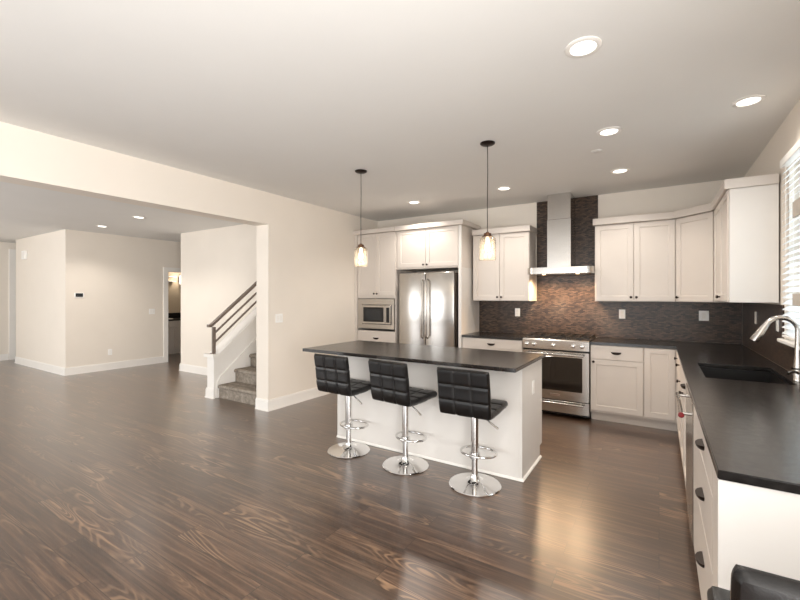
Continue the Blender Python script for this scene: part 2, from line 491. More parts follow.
# baseboards
def bb(name, segs):
    b = B()
    for (ax, face, sgn, a0, a1, e0, e1) in segs:
        for (h0, h1, t) in ((.0185, .125, .016), (.1252, .14, .010), (0, .018, .024)):
            f0, f1 = sorted((face + sgn * .0003, face + sgn * t))
            if ax == 'x': b.box(a0 - e0 * t, a1 + e1 * t, f0, f1, h0, h1)
            else: b.box(f0, f1, a0 - e0 * t, a1 + e1 * t, h0, h1)
    struct(name, b, 'trim')
bb('baseboard_left', [('y', XL, 1, 3.430, 5.1, 0, 0), ('x', 3.43, -1, XLo, XL, 0, 1)])
bb('baseboard_closet', [('x', 3.0, -1, -11.7, -9.07, 0, 1), ('y', -9.07, 1, 3.0, 4.728, 0, 0)])
bb('baseboard_far', [('y', XF, 1, YN, 3.05, 0, 0)])
bb('baseboard_stair', [('x', 4.4, -1, -7.81, -5.47, 1, 0), ('y', -7.81, -1, 4.4, 7.6, 0, 0)])
# tiled backsplash
struct('wall_tile_back', B().box(-2.262, XR - .012, YB - .010, YB - .0005, .9145, 1.372)
       .box(-1.425, -.660, YB - .010, YB - .0005, 1.372, CZ - .002), 'tile')
struct('wall_tile_right', B().box(XR - .010, XR - .0005, 1.6, YB - .012, .9145, 1.105).box(XR - .010, XR - .0005, 4.05, YB - .012, 1.105, 1.372), 'tile')

# ------------------------------------------------------------------ window over the sink
struct('window_1', B().box(XR + .05, XR + .09, wy0, wy0 + .04, wz0, wz1).box(XR + .05, XR + .09, wy1 - .04, wy1, wz0, wz1)
       .box(XR + .05, XR + .09, wy0 + .04, wy1 - .04, wz0, wz0 + .04).box(XR + .05, XR + .09, wy0 + .04, wy1 - .04, wz1 - .04, wz1)
       .box(XR + .05, XR + .09, wy0 + .04, wy1 - .04, 1.74, 1.78), 'trim')
struct('window_pane', B().box(XR + .066, XR + .07, wy0 + .04, wy1 - .04, wz0 + .04, wz1 - .04), 'pane')
struct('trim_1', B().box(XR - .055, XR - .0005, wy0 - .08, wy1 + .06, 1.107, 1.132, .004), 'trim')
t = thing('window_blind', 'white horizontal slat blind hanging in the window over the sink', 'blind', (XR - .019, 3.555, 1.14))
hw = .385
b = B()
zz = 1.185
while zz < 2.34:
    c, s_ = math.cos(R(40)) * .0225, math.sin(R(40)) * .0225
    z = zz - 1.14
    b.prism([(-c, z - s_), (c, z + s_), (c, z + s_ + .0025), (-c, z - s_ + .0025)], -hw, hw, 'y')
    zz += .042
b.build('slats', 'slat', t)
B().box(-.028, .017, -hw, hw, 1.215, 1.27, .003).build('headrail', 'trim', t)
B().box(-.017, .017, -hw, hw, 0.004, .022, .003).build('bottom_rail', 'trim', t)
b = B()
for yy in (-.26, .26): b.tube([(-.0195, yy, .015), (-.0195, yy, 1.22)], .0012, 6).tube([(.0185, yy, .015), (.0185, yy, 1.22)], .0015, 6)
b.build('ladder_cord', 'trim', t)
B().box(-.033, -.022, -.26, .03, .80, .905, .003).build('bracket', 'beige', t)  # two unidentified pieces, built as plain beige brackets
B().box(-.033, -.022, -.26, .035, .235, .315, .003).build('bracket', 'beige', t)

# ------------------------------------------------------------------ cabinet hardware
def knob(parent, x, z, y=-.019):
    b = B().lathe([(0, y + .0), (.006, y), (.005, y - .012), (.012, y - .016), (.0145, y - .022), (.011, y - .028), (0, y - .029)], (x, 0, z), 16, 'y')
    return b.build('knob', 'bronze', parent, smooth=True)
def cup(parent, x, z, y=-.019, a=.052, h=.026, d=.028):
    b = B(); nu, nw = 14, 6; g = []
    for i in range(nu + 1):
        u = PI * i / nu; row = []
        for j in range(nw + 1):
            w = PI / 2 * j / nw
            row.append(b.bm.verts.new((x + a * math.cos(u), y - d * math.sin(u) * math.cos(w), z + .008 - .010 * math.sin(u) * 0.4 - h * math.sin(u) * math.sin(w))))
        g.append(row)
    for i in range(nu):
        for j in range(nw):
            try: b.bm.faces.new((g[i][j], g[i + 1][j], g[i + 1][j + 1], g[i][j + 1]))
            except ValueError: pass
    # top plate
    try: b.bm.faces.new([g[i][0] for i in range(nu + 1)])
    except ValueError: pass
    bmesh.ops.remove_doubles(b.bm, verts=b.bm.verts, dist=1e-6)
    bmesh.ops.recalc_face_normals(b.bm, faces=b.bm.faces)
    return b.build('cup_pull', 'bronze', parent, smooth=True)
def door(parent, x0, x1, z0, z1, kx=None, kz=None, m='cabinet', fr=.057):
    d = B().shaker(x0 + .0025, x1 - .0025, z0, z1, fr=fr).build('door', m, parent)
    if kx is not None: knob(d, kx, kz)
    return d
def drawer(parent, x0, x1, z0, z1, pull=True, pz=None, px=None):
    d = B().box(x0 + .0015, x1 - .0015, -.019, 0, z0, z1, .002).build('drawer', 'cabinet', parent)
    if pull: cup(d, (x0 + x1) / 2 if px is None else px, (z0 + z1) / 2 if pz is None else pz)
    return d
def crown(parent, x0, x1, z0, z1, d=.34, left=True, right=True, out=.035):
    b = B().box(x0 - (out if left else 0), x1 + (out if right else 0), -.054, d, z0, z1, .003)
    b.build('crown_moulding', 'cabinet', parent)

# ------------------------------------------------------------------ back run: tall unit, fridge surround
YF = 5.16
t = thing('oven_tower', 'tall white cabinet in the corner with a microwave built into it', 'cabinet', (XL + .002, YF, 0))
w = .785
B().box(0, w, .0005, YB - YF - .002, .11, .90).box(0, w, .0005, YB - YF - .002, 1.405, 2.41).box(0, .03, .0005, YB - YF - .002, .90, 1.405)\
   .box(w - .02, w, .0005, YB - YF - .002, .90, 1.405).box(.03, w - .02, .58, YB - YF - .002, .90, 1.405).build('body', 'cabinet', t)
B().box(0, w, .07, .09, .002, .11).build('toe_kick', 'cabinet', t)
B().box(0, .055, -.019, 0, .11, 2.41).build('filler', 'cabinet', t)
door(t, .060, .423, 1.445, 2.405, .395, 1.475)
door(t, .423, w - .004, 1.445, 2.405, .451, 1.475)
drawer(t, .060, w - .004, .66, .895, pz=.788)
drawer(t, .060, w - .004, .40, .655); drawer(t, .060, w - .004, .14, .395)
b = B().box(0, w - .001, -.056, .60, 2.412, 2.478, .003); b.build('crown_moulding', 'cabinet', t)
# microwave with its trim frame
t = thing('microwave', 'built-in stainless microwave with trim frame, set in the tall white cabinet', 'microwave', (XL + .002, YF, .905))
x0, x1, z0, z1 = .065, .757, .03, .49
B().box(x0, .153, -.018, 0, z0, z1).box(.713, x1, -.018, 0, z0, z1).box(.153, .713, -.018, 0, z0, .095).box(.153, .713, -.018, 0, .402, z1).build('trim_frame', 'steel', t)
B().box(.158, .708, -.012, .40, .10, .398).build('body', 'black', t)
d = B().box(.165, .60, -.034, -.013, .105, .393, .003).build('door', 'steel', t)
B().box(.19, .575, -.037, -.0345, .135, .36).build('door_glass', 'black', d)
B().box(.222, .543, -.0385, -.0375, .165, .33).build('viewing_window', 'screen', d)
p = B().box(.603, .703, -.034, -.013, .105, .393, .003).build('control_panel', 'steel', t)
B().box(.625, .682, -.0365, -.0345, .13, .36).build('keypad', 'black', p)
B().box(.632, .675, -.038, -.0368, .325, .345).build('display', 'screen', p)

# cabinet above the fridge + end panel
t = thing('fridge_cabinet', 'white two-door cabinet above the refrigerator with a tall end panel', 'cabinet', (XL + .79, YF, 0))
w2 = 1.065
B().box(0, w2, .0005, YB - YF - .002, 1.835, 2.41).build('body', 'cabinet', t)
B().box(w2 - .045, w2, -.019, YB - YF - .002, .002, 1.834).box(w2 - .045, w2, -.019, 0, 1.834, 2.41).build('end_panel', 'panel', t)
door(t, .030, .508, 1.86, 2.405, .478, 1.89)
door(t, .508, w2 - .05, 1.86, 2.405, .538, 1.89)
B().box(0.001, w2 + .035, -.056, .60, 2.412, 2.478, .003).build('crown_moulding', 'cabinet', t)
# refrigerator
t = thing('refrigerator', 'stainless french door refrigerator between the tall cabinet and the white end panel', 'refrigerator', (-3.255, 0, 0))
B().box(.0, .90, 5.17, 5.75, .01, 1.765, .004).build('body', 'stainless_dark', t)
fy = 5.105
for k, (a, c) in enumerate(((0, .440), (.446, .89))):
    d = B().box(a, c, fy, 5.165, .70, 1.775, .012, 3).build('door', 'steel', t, smooth=True)
    hx = .405 if k == 0 else .481
    B().tube([(hx, fy - .0, .84), (hx, fy - .045, .86), (hx, fy - .055, .90), (hx, fy - .055, 1.62), (hx, fy - .045, 1.66), (hx, fy, 1.68)], .0125, 12).build('handle', 'steel', d, smooth=True)
d = B().box(0, .89, fy, 5.165, .08, .69, .012, 3).build('freezer_drawer', 'steel', t, smooth=True)
B().tube([(.08, fy, .60), (.09, fy - .05, .60), (.80, fy - .05, .60), (.81, fy, .60)], .0125, 12).build('handle', 'steel', d, smooth=True)
B().box(.0, .90, 5.2, 5.23, .002, .075).build('toe_grille', 'black', t)

# ------------------------------------------------------------------ base cabinets
def base(name, label, loc, rz, w, depth=.60):
    t = thing(name, label, 'cabinet', loc, rz)
    B().box(0, w, .0005, depth, .11, .882).build('body', 'cabinet', t)
    B().box(0, w, .075, .09, .002, .11).build('toe_kick', 'cabinet', t)
    return t
t = base('base_cabinet', 'white drawer base between the refrigerator panel and the range', (-2.262, YF, 0), 0, .818)
drawer(t, .003, .815, .755, .878, pz=.812); drawer(t, .003, .815, .45, .75); drawer(t, .003, .815, .135, .445)
t = base('base_cabinet', 'white base cabinet right of the range with one drawer over one door', (-.668, YF, 0), 0, .528)
drawer(t, .003, .525, .722, .878, pz=.802)
door(t, .003, .525, .135, .717, .035, .69)
t = base('base_cabinet', 'white single-door base cabinet in the inner corner of the worktop', (-.139, YF, 0), 0, .312)
door(t, .004, .285, .135, .878)
# right-hand run, faces towards -X
XFc = .172
t = base('base_cabinet', 'white base cabinet in the right run with drawer and door, left of the sink doors', (XFc, YF - .002, 0), -PI / 2, 1.005, .60)
drawer(t, .05, 1.003, .745, .878, False); knob(t.children[-1], .30, .823); knob(t.children[-1], .75, .823)
door(t, .05, .53, .135, .740); door(t, .53, 1.003, .135, .740, .93, .71)
t = base('sink_cabinet', 'white two-door cabinet below the black sink', (XFc, 4.150, 0), -PI / 2, .90, .60)
t.children[0].data.clear_geometry()
bmx = B().box(0, .9, .0005, .60, .11, .60).box(0, .9, .0005, .02, .60, .882).box(0, .015, .02, .6, .60, .882).box(.885, .9, .02, .6, .60, .882)
bmx.bm.to_mesh(t.children[0].data); bmx.bm.free()
drawer(t, .003, .897, .745, .878, False); cup(t.children[-1], .70, .815)
door(t, .003, .45, .135, .740, .42, .71); door(t, .45, .897, .135, .740, .48, .71)
# dishwasher
t = thing('dishwasher', 'stainless dishwasher with a bar handle under the worktop near the sink', 'dishwasher', (XFc, 3.246, 0), -PI / 2)
B().box(.003, .607, .002, .58, .11, .878).build('body', 'stainless_dark', t)
d = B().box(.003, .607, -.024, .0015, .115, .876, .004).build('door', 'steel', t)
h = B().tube([(.03, -.072, .80), (.585, -.072, .80)], .0125, 14).tube([(.06, -.024, .80), (.06, -.072, .80)], .009).tube([(.545, -.024, .80), (.545, -.072, .80)], .009).build('handle', 'steel', d, smooth=True)
B().lathe([(0, .585), (.0145, .585), (.0145, .593), (.009, .594), (0, .594)], (0, -.072, .80), 20, 'x').build('handle_end_cap', 'red', d, smooth=True)['label'] = 'red round end cap of the handle'
B().box(.003, .607, .075, .09, .002, .11).build('toe_kick', 'black', t)
t = base('base_cabinet', 'white three-drawer base cabinet at the near end of the sink worktop', (XFc, 2.632, 0), -PI / 2, 1.05, .60)
drawer(t, .003, .90, .762, .878, pz=.832, px=.56); drawer(t, .003, .90, .502, .757, pz=.628, px=.56); drawer(t, .003, .90, .135, .497, pz=.36, px=.56)
B().box(.903, 1.05, -.019, 0, .002, .882).build('filler', 'cabinet', t)
e = B().box(1.052, 1.070, -.021, .604, .002, .883, .001).build('end_panel', 'panel', t)

# ------------------------------------------------------------------ worktops
o = B().cells([-2.262, -1.440], [5.125, YB - .012], [[1]], .884, .914, .003).build('worktop', 'granite')
tag(o, 'short dark stone worktop between the refrigerator panel and the range', 'worktop')
xs = [-.669, .149, .255, .685, XR - .012]; ys = [1.552, 3.275, 3.965, 5.125, YB - .012]
mask = [[0, 1, 1, 1], [0, 1, 0, 1], [0, 1, 1, 1], [1, 1, 1, 1]]
o = B().cells(xs, ys, mask, .885, .914, .003).build('worktop', 'granite')
tag(o, 'long L-shaped dark stone worktop holding the sink, running right of the range', 'worktop')
# sink
t = thing('kitchen_sink', 'black undermount sink set in the right-hand worktop', 'sink', (.470, 3.62, .66))
b = B(); x0, x1, y0, y1 = -.221, .221, -.351, .351
b.box(x0, x1, y0, y1, 0, .012).box(x0, x0 + .007, y0, y1, .012, .2235).box(x1 - .007, x1, y0, y1, .012, .2235).box(x0 + .007, x1 - .007, y0, y0 + .007, .012, .2235).box(x0 + .007, x1 - .007, y1 - .007, y1, .012, .2235)
b.build('bowl', 'sink', t)
B().lathe([(0, .0125), (.042, .0125), (.045, .016), (.03, .015), (0, .0145)], (0, 0, 0), 24).build('drain', 'chrome', t, smooth=True)
# faucet
t = thing('faucet', 'brushed nickel gooseneck faucet standing behind the sink', 'faucet', (.722, 3.43, .9145))
B().lathe([(0, 0), (.027, 0), (.027, .012), (.024, .02), (.024, .075), (.0, .075)], seg=24).build('base', 'steel', t, smooth=True)
B().lathe([(0, .0752), (.034, .0752), (.034, .082), (0, .082)], seg=24).build('dark_ring', 'bronze', t, smooth=True)  # dark ring drawn around the faucet body
pts = [(0, 0, .082), (0, 0, .16), (0, 0, .27)]; rr = [.024, .018, .0145]
ra = .078
for k in range(0, 15):
    a = PI * k / 14 * .87
    pts.append((-ra + ra * math.cos(a), 0, .311 + ra * math.sin(a))); rr.append(.0145)
B().tube(pts, rr, 16).build('spout', 'steel', t, smooth=True)
e = Vector(pts[-1]); dr = (e - Vector(pts[-2])).normalized()
B().tube([e, e + dr * .02, e + dr * .10, e + dr * .12], [.0155, .019, .024, .023], 16).build('spray_head', 'steel', t, smooth=True)
B().tube([(0, -.01, .045), (-.012, -.03, .058), (-.035, -.05, .062), (-.06, -.07, .052)], [.009, .008, .008, .010], 10).build('lever', 'steel', t, smooth=True)

# ------------------------------------------------------------------ range and hood
t = thing('range_oven', 'stainless gas range with five knobs set into the back worktop', 'range', (-1.434, 5.12, 0))
w = .760
B().box(.002, w - .002, .032, .64, .03, .895).build('body', 'black', t)
B().prism([(-.012, .80), (.03, .80), (.03, .917), (-.002, .917), (-.012, .905)], .002, w - .002, 'x').build('control_panel', 'steel', t)
cp = t.children[-1]
for x in (.055, .140, .365, .590, .685):
    B().lathe([(0, -.012), (.026, -.012), (.026, -.018), (.0215, -.02), (.019, -.05), (.015, -.053), (0, -.053)], (x, 0, .855), 20, 'y').build('knob', 'chrome', cp, smooth=True)
B().box(.002, w - .002, .004, .031, .782, .799).build('vent_gap', 'black', t)
d = B().box(.002, w - .002, -.006, .031, .205, .780, .004).build('oven_door', 'steel', t)
B().box(.075, w - .075, -.0085, -.0062, .315, .715, .001).build('window', 'ovenglass', d)
B().tube([(.055, -.058, .748), (w - .055, -.058, .748)], .013, 14).tube([(.09, -.006, .748), (.09, -.058, .748)], .009).tube([(w - .09, -.006, .748), (w - .09, -.058, .748)], .009).build('handle', 'steel', d, smooth=True)
B().box(.325, .445, -.0095, -.0062, .248, .276, .002).build('name_badge', 'chrome', d)
d = B().box(.002, w - .002, -.006, .031, .055, .196, .004).build('warming_drawer', 'steel', t)
B().tube([(.055, -.05, .172), (w - .055, -.05, .172)], .011, 14).tube([(.09, -.006, .172), (.09, -.05, .172)], .008).tube([(w - .09, -.006, .172), (w - .09, -.05, .172)], .008).build('handle', 'steel', d, smooth=True)
B().box(.002, w - .002, .032, .645, .8955, .918, .003).build('cooktop', 'steel', t)
for k in range(3):
    a = .02 + k * .242; b_ = a + .236; b = B(); z0, z1 = .934, .948
    b.box(a, b_, .06, .075, z0, z1).box(a, b_, .60, .615, z0, z1).box(a, a + .014, .075, .60, z0, z1).box(b_ - .014, b_, .075, .60, z0, z1)
    b.box(a + .014, b_ - .014, .33, .344, z0, z1).box((a + b_) / 2 - .007, (a + b_) / 2 + .007, .075, .60, z0, z1)
    for xx in (a, b_ - .014):
        for yy in (.06, .60): b.box(xx, xx + .014, yy, yy + .015, .918, z0)
    b.build('grate', 'iron', t)
    for yy in (.20, .47):
        B().lathe([(0, .918), (.05, .918), (.048, .926), (.03, .93), (0, .932)], ((a + b_) / 2, yy, 0), 18).build('burner', 'black', t, smooth=True)
t = thing('range_hood', 'stainless chimney hood with a curved canopy above the range', 'hood', (-1.045, YB - .011, 1.715))
b = B(); hw, dp, rc = .388, .50, .09
pts = [(-hw, 0), (-hw, -dp + rc * .8)]
for k in range(1, 9):
    a = PI / 2 * k / 8; pts.append((-hw + rc - rc * math.cos(a), -dp + rc * .8 - rc * .8 * math.sin(a)))
pts2 = [(-x, y) for x, y in reversed(pts)]
pts = pts + pts2
b.prism(pts, 0, .082, 'z', .002); b.build('canopy', 'steel', t, smooth=True)
B().box(-.164, .120, -.35, 0, .083, .694, .002).build('chimney_lower', 'steel', t)
B().box(-.160, .116, -.346, 0, .695, CZ - 1.715 - .001, .002).build('chimney_upper', 'steel', t)
for x in (-.2, .2):
    l = B().lathe([(0, -.001), (.022, -.001), (.022, -.004), (0, -.004)], (x, -.36, 0), 20).build('hood_light', 'hoodlamp', t)
    lamp('hood_bulb', l, (x, -.30, -.03), 15, (1, .68, .40), .04, 'SPOT', 165)
B().box(-.30, .30, -.30, -.08, -.003, -.0005).build('filter', 'stainless_dark', t)
b = B()
for k in range(4): b.lathe([(0, -dp - .0), (.006, -dp), (.006, -dp - .003), (0, -dp - .003)], (.14 + k * .025, 0, .035), 10, 'y')
b.build('control_buttons', 'chrome', t)

# ------------------------------------------------------------------ wall cabinets
t = thing('wall_cabinet', 'white two-door wall cabinet left of the range hood', 'cabinet', (-2.225, 5.45, 0))
w = .788
B().box(0, w, .0005, .318, 1.375, 2.29).build('body', 'cabinet', t)
door(t, .003, .388, 1.382, 2.285, .360, 1.425); door(t, .388, w - .003, 1.382, 2.285, .416, 1.425)
crown(t, 0, w, 2.291, 2.368, .318, False, True, .018)
t = thing('wall_cabinet', 'white two-door wall cabinet right of the range hood', 'cabinet', (-.657, 5.45, 0))
w = .812
B().box(0, w, .0005, .318, 1.375, 2.29).build('body', 'cabinet', t)
door(t, .003, .410, 1.382, 2.285, .383, 1.425); door(t, .410, w - .003, 1.382, 2.285, .438, 1.425)
crown(t, 0, w - .002, 2.291, 2.368, .318, True, False, .018)
A_ = Vector((.158, 5.45)); B_ = Vector((.480, 5.128)); ln = (B_ - A_).length; an = math.atan2(B_.y - A_.y, B_.x - A_.x)
t = thing('corner_wall_cabinet', 'white single-door wall cabinet set diagonally in the corner', 'cabinet', (A_.x, A_.y, 0), an)
def loc2(px, py):
    d = Vector((px, py)) - A_; return (d.x * math.cos(-an) - d.y * math.sin(-an), d.x * math.sin(-an) + d.y * math.cos(-an))
pts = [(0, .001), (ln, .001), loc2(XR - .012, 5.128), loc2(XR - .012, 5.768), loc2(.158, 5.768)]
B().prism(pts, 1.375, 2.29).build('body', 'cabinet', t)
door(t, .012, ln - .012, 1.382, 2.285, .045, 1.425)
pc = [(-.012, -.054), (ln + .012, -.054)] + pts[2:]
B().prism(pc, 2.291, 2.368, 'z', .003).build('crown_moulding', 'cabinet', t)
t = thing('wall_cabinet', 'white wall cabinet beside the window showing its large side panel', 'cabinet', (.480, 5.126, 0), -PI / 2)
w = .955
B().box(0, w, .0005, XR - .480 - .012, 1.388, 2.29).build('body', 'cabinet', t)
door(t, .02, .487, 1.394, 2.285, .457, 1.432); door(t, .487, w - .003, 1.394, 2.285, .517, 1.432)
B().box(w + .001, w + .018, -.006, XR - .480 - .012, 1.388, 2.29, .001).build('side_panel', 'panel', t)
B().box(0, w + .034, -.040, XR - .480 - .012, 2.291, 2.368, .003).build('crown_moulding', 'cabinet', t)

# ------------------------------------------------------------------ island
ix0, ix1, iy0, iy1 = -2.775, -.897, 3.182, 3.815
t = thing('kitchen_island', 'white panelled kitchen island in the middle of the floor', 'island', (0, 0, 0))
t.location = (ix0, iy0, 0)
w, dpt = ix1 - ix0, iy1 - iy0
B().box(.02, w - .022, .02, dpt - .075, .002, .11).box(.02, w - .022, .02, dpt - .02, .11, .883).build('body', 'cabinet', t)
B().box(0.0, w - .0208, 0, .019, .002, .883, .001).build('front_panel', 'panel', t)
b = B().prism([(0.0, .002), (dpt - .075, .002), (dpt - .075, .11), (dpt, .11), (dpt, .883), (0.0, .883)], w - .020, w, 'x'); b.build('end_panel', 'panel', t)
b = B().prism([(0.02, .002), (dpt - .075, .002), (dpt - .075, .11), (dpt, .11), (dpt, .883), (0.02, .883)], 0, .018, 'x'); b.build('end_panel', 'panel', t)
B().prism([(0, .002), (.014, .002), (.012, .010), (.004, .018), (0, .020)], 0, dpt - .06, 'y').build('base_shoe', 'trim', t, (w + .0005, 0, 0))
b = B().prism([(0, .002), (-.014, .002), (-.012, .010), (-.004, .018), (0, .020)], 0, w + .015, 'x'); b.build('base_shoe', 'trim', t, (0, -.0005, 0))
for k in range(4):
    a = .02 + k * .46
    d = B().shaker(-a - .457, -a, .135, .74).build('door', 'cabinet', t); d.location = (0, dpt - .019, 0); d.rotation_euler = (0, 0, PI); knob(d, -a - .04, .70)
    d = B().box(-a - .457, -a, -.019, 0, .745, .878, .002).build('drawer', 'cabinet', t); d.location = (0, dpt - .019, 0); d.rotation_euler = (0, 0, PI); cup(d, -a - .23, .82)
o = B().cells([-3.018, -.872], [2.930, 3.842], [[1]], .8845, .914, .004).build('worktop', 'stone')
tag(o, 'dark stone worktop overhanging the white kitchen island', 'worktop')

# ------------------------------------------------------------------ outlets and switches
def plate(name, label, cat, loc, rz, kind, n=1, group=None, wide=0):
    """face looks to local -y"""
    t = thing(name, label, cat, loc, rz, group)
    w = wide or .07 + .046 * (n - 1)
    B().box(-w / 2, w / 2, -.006, -.0005, -.057, .057, .002).build('cover_plate', 'plate', t)
    for k in range(n):
        x = (k - (n - 1) / 2) * .046
        if kind == 'outlet':
            b = B().box(x - .017, x + .017, -.0085, -.0062, .006, .036, .001).box(x - .017, x + .017, -.0085, -.0062, -.036, -.006, .001)
            b.build('receptacle', 'trim', t)
        else:
            B().box(x - .0165, x + .0165, -.0095, -.0062, -.034, .034, .001).build('rocker', 'trim', t)
    return t
YT = YB - .010
plate('wall_outlet', 'white outlet plate on the tile left of the range', 'outlet', (-1.69, YT, 1.21), 0, 'outlet')
plate('wall_outlet', 'white outlet plate on the tile just right of the range', 'outlet', (-.387, YT, 1.215), 0, 'outlet')
plate('light_switch', 'white switch plate on the back tile near the corner', 'switch', (.43, YT, 1.215), 0, 'switch', 1, None, .092)
plate('wall_outlet', 'white outlet plate on the right tile near the corner, left of the other', 'outlet', (XR - .010, 5.03, 1.235), -PI / 2, 'outlet')
plate('wall_outlet', 'white outlet plate on the right tile beside the window', 'outlet', (XR - .010, 4.19, 1.225), -PI / 2, 'outlet')
plate('wall_outlet', 'white outlet plate on the end of the island', 'outlet', (ix1, 3.505, .672), PI / 2, 'outlet')
plate('light_switch', 'white switch plate on the wall end beside the stairs', 'switch', (XL, 3.60, 1.155), PI / 2, 'switch', 2)
plate('light_switch', 'white switch plate on the front-room wall left of the bathroom doorway', 'switch', (-9.07, 4.49, 1.115), PI / 2, 'switch', 2)
plate('wall_outlet', 'white outlet plate low on the front-room wall', 'outlet', (-9.07, 3.71, .345), PI / 2, 'outlet')
t = thing('thermostat', 'small dark thermostat on the front-room wall', 'thermostat', (-9.07, 3.205, 1.455), PI / 2)
B().box(-.075, .075, -.014, -.0005, -.045, .045, .004).build('housing', 'plate', t)
B().box(-.058, .058, -.016, -.0142, -.03, .036, .001).build('screen', 'screen', t)
t = thing('door_chime', 'white square chime box high on the front-room wall', 'chime', (-11.09, 3.0, 2.29))
B().box(-.085, .085, -.05, -.0005, -.085, .085, .006).build('housing', 'plate', t)
B().box(-.06, .06, -.053, -.0502, -.06, .06, .002).build('cover', 'trim', t)

# ------------------------------------------------------------------ ceiling lights
def can(first, x, y, z, label, watts):
    t = thing('recessed_light', label, 'ceiling light', (x, y, z), 0, 'recessed ceiling lights')
    B().lathe([(.062, -.0005), (.088, -.0005), (.088, -.006), (.078, -.010), (.064, -.010), (.062, -.0005)], seg=36).build('trim_ring', 'trim', t, smooth=True)
    B().lathe([(0, -.004), (.060, -.004), (.060, -.001), (0, -.001)], seg=36).build('lens', 'lamp', t)
    lamp('bulb', t, (0, 0, -.03), watts, (1, .93, .85), .06, 'SPOT', 135)
    return t
KW = 20.
can(1, -.333, 2.30, CZ, 'largest round recessed ceiling light, at the top of the picture', KW)
can(0, .50, 3.52, CZ, 'round recessed ceiling light nearest the window over the sink', KW * .3)
can(0, -.331, 3.585, CZ, 'round recessed ceiling light beside the small ceiling disc, farther from the window', KW)
can(0, -.340, 4.77, CZ, 'round recessed ceiling light above the floor right of the range', KW)
can(0, -1.568, 4.80, CZ, 'round recessed ceiling light in front of the hood, left of it', KW)
can(0, -2.847, 4.85, CZ, 'round recessed ceiling light in front of the refrigerator', KW)
can(0, -6.725, 3.142, FZ, 'right one of the two small recessed lights in the front room', KW * 1.1)
can(0, -8.127, 3.203, FZ, 'left one of the two small recessed lights in the front room', KW * 1.1)
t = thing('ceiling_disc', 'small round white cover disc on the kitchen ceiling', 'ceiling cover', (-.468, 4.02, CZ))
B().lathe([(0, -.008), (.035, -.008), (.045, -.003), (.046, -.0005), (0, -.0005)], seg=28).build('cover', 'ceiling', t, smooth=True)

def pendant(x, y, label):
    t = thing('pendant_light', label, 'pendant light', (x, y, CZ), 0, 'pendants above the island')
    B().lathe([(0, -.0005), (.062, -.0005), (.062, -.008), (.05, -.016), (.012, -.022), (0, -.022)], seg=32).build('canopy', 'bronze', t, smooth=True)
    zt = 1.972 - CZ
    B().tube([(0, 0, -.022), (.002, 0, -.25), (-.002, .001, -.5), (0, 0, zt)], .0035, 8).build('cord', 'bronze', t, smooth=True)
    B().lathe([(0, zt + .010), (.012, zt + .008), (.015, zt), (.031, zt - .003), (.032, zt - .022), (.047, zt - .027), (.048, zt - .034), (0, zt - .034)], seg=28).build('socket_cap', 'brown_bronze', t, smooth=True)
    z1, z0 = 1.938 - CZ, 1.742 - CZ
    B().lathe([(.040, z1), (.060, z1 - .004), (.067, z1 - .014), (.070, z1 - .035), (.070, z0), (.067, z0), (.067, z1 - .035), (.064, z1 - .016), (.058, z1 - .008), (.038, z1 - .004)], seg=36).build('glass_shade', 'shade', t, smooth=True)
    zc = 1.855 - CZ
    bl = B().lathe([(0, zc - .035), (.014, zc - .032), (.024, zc - .018), (.026, zc), (.02, zc + .025), (.012, zc + .045), (.012, zc + .08), (0, zc + .08)], seg=24).build('light_bulb', 'bulb', t, smooth=True)
    lamp('bulb', bl, (0, 0, zc - .06), 1.1, (1, .82, .62), .03)
    return t
pendant(-2.605, 3.354, 'left pendant with clear glass shade, farther above the island')
pendant(-1.225, 3.314, 'right pendant with clear glass shade, nearer above the island')

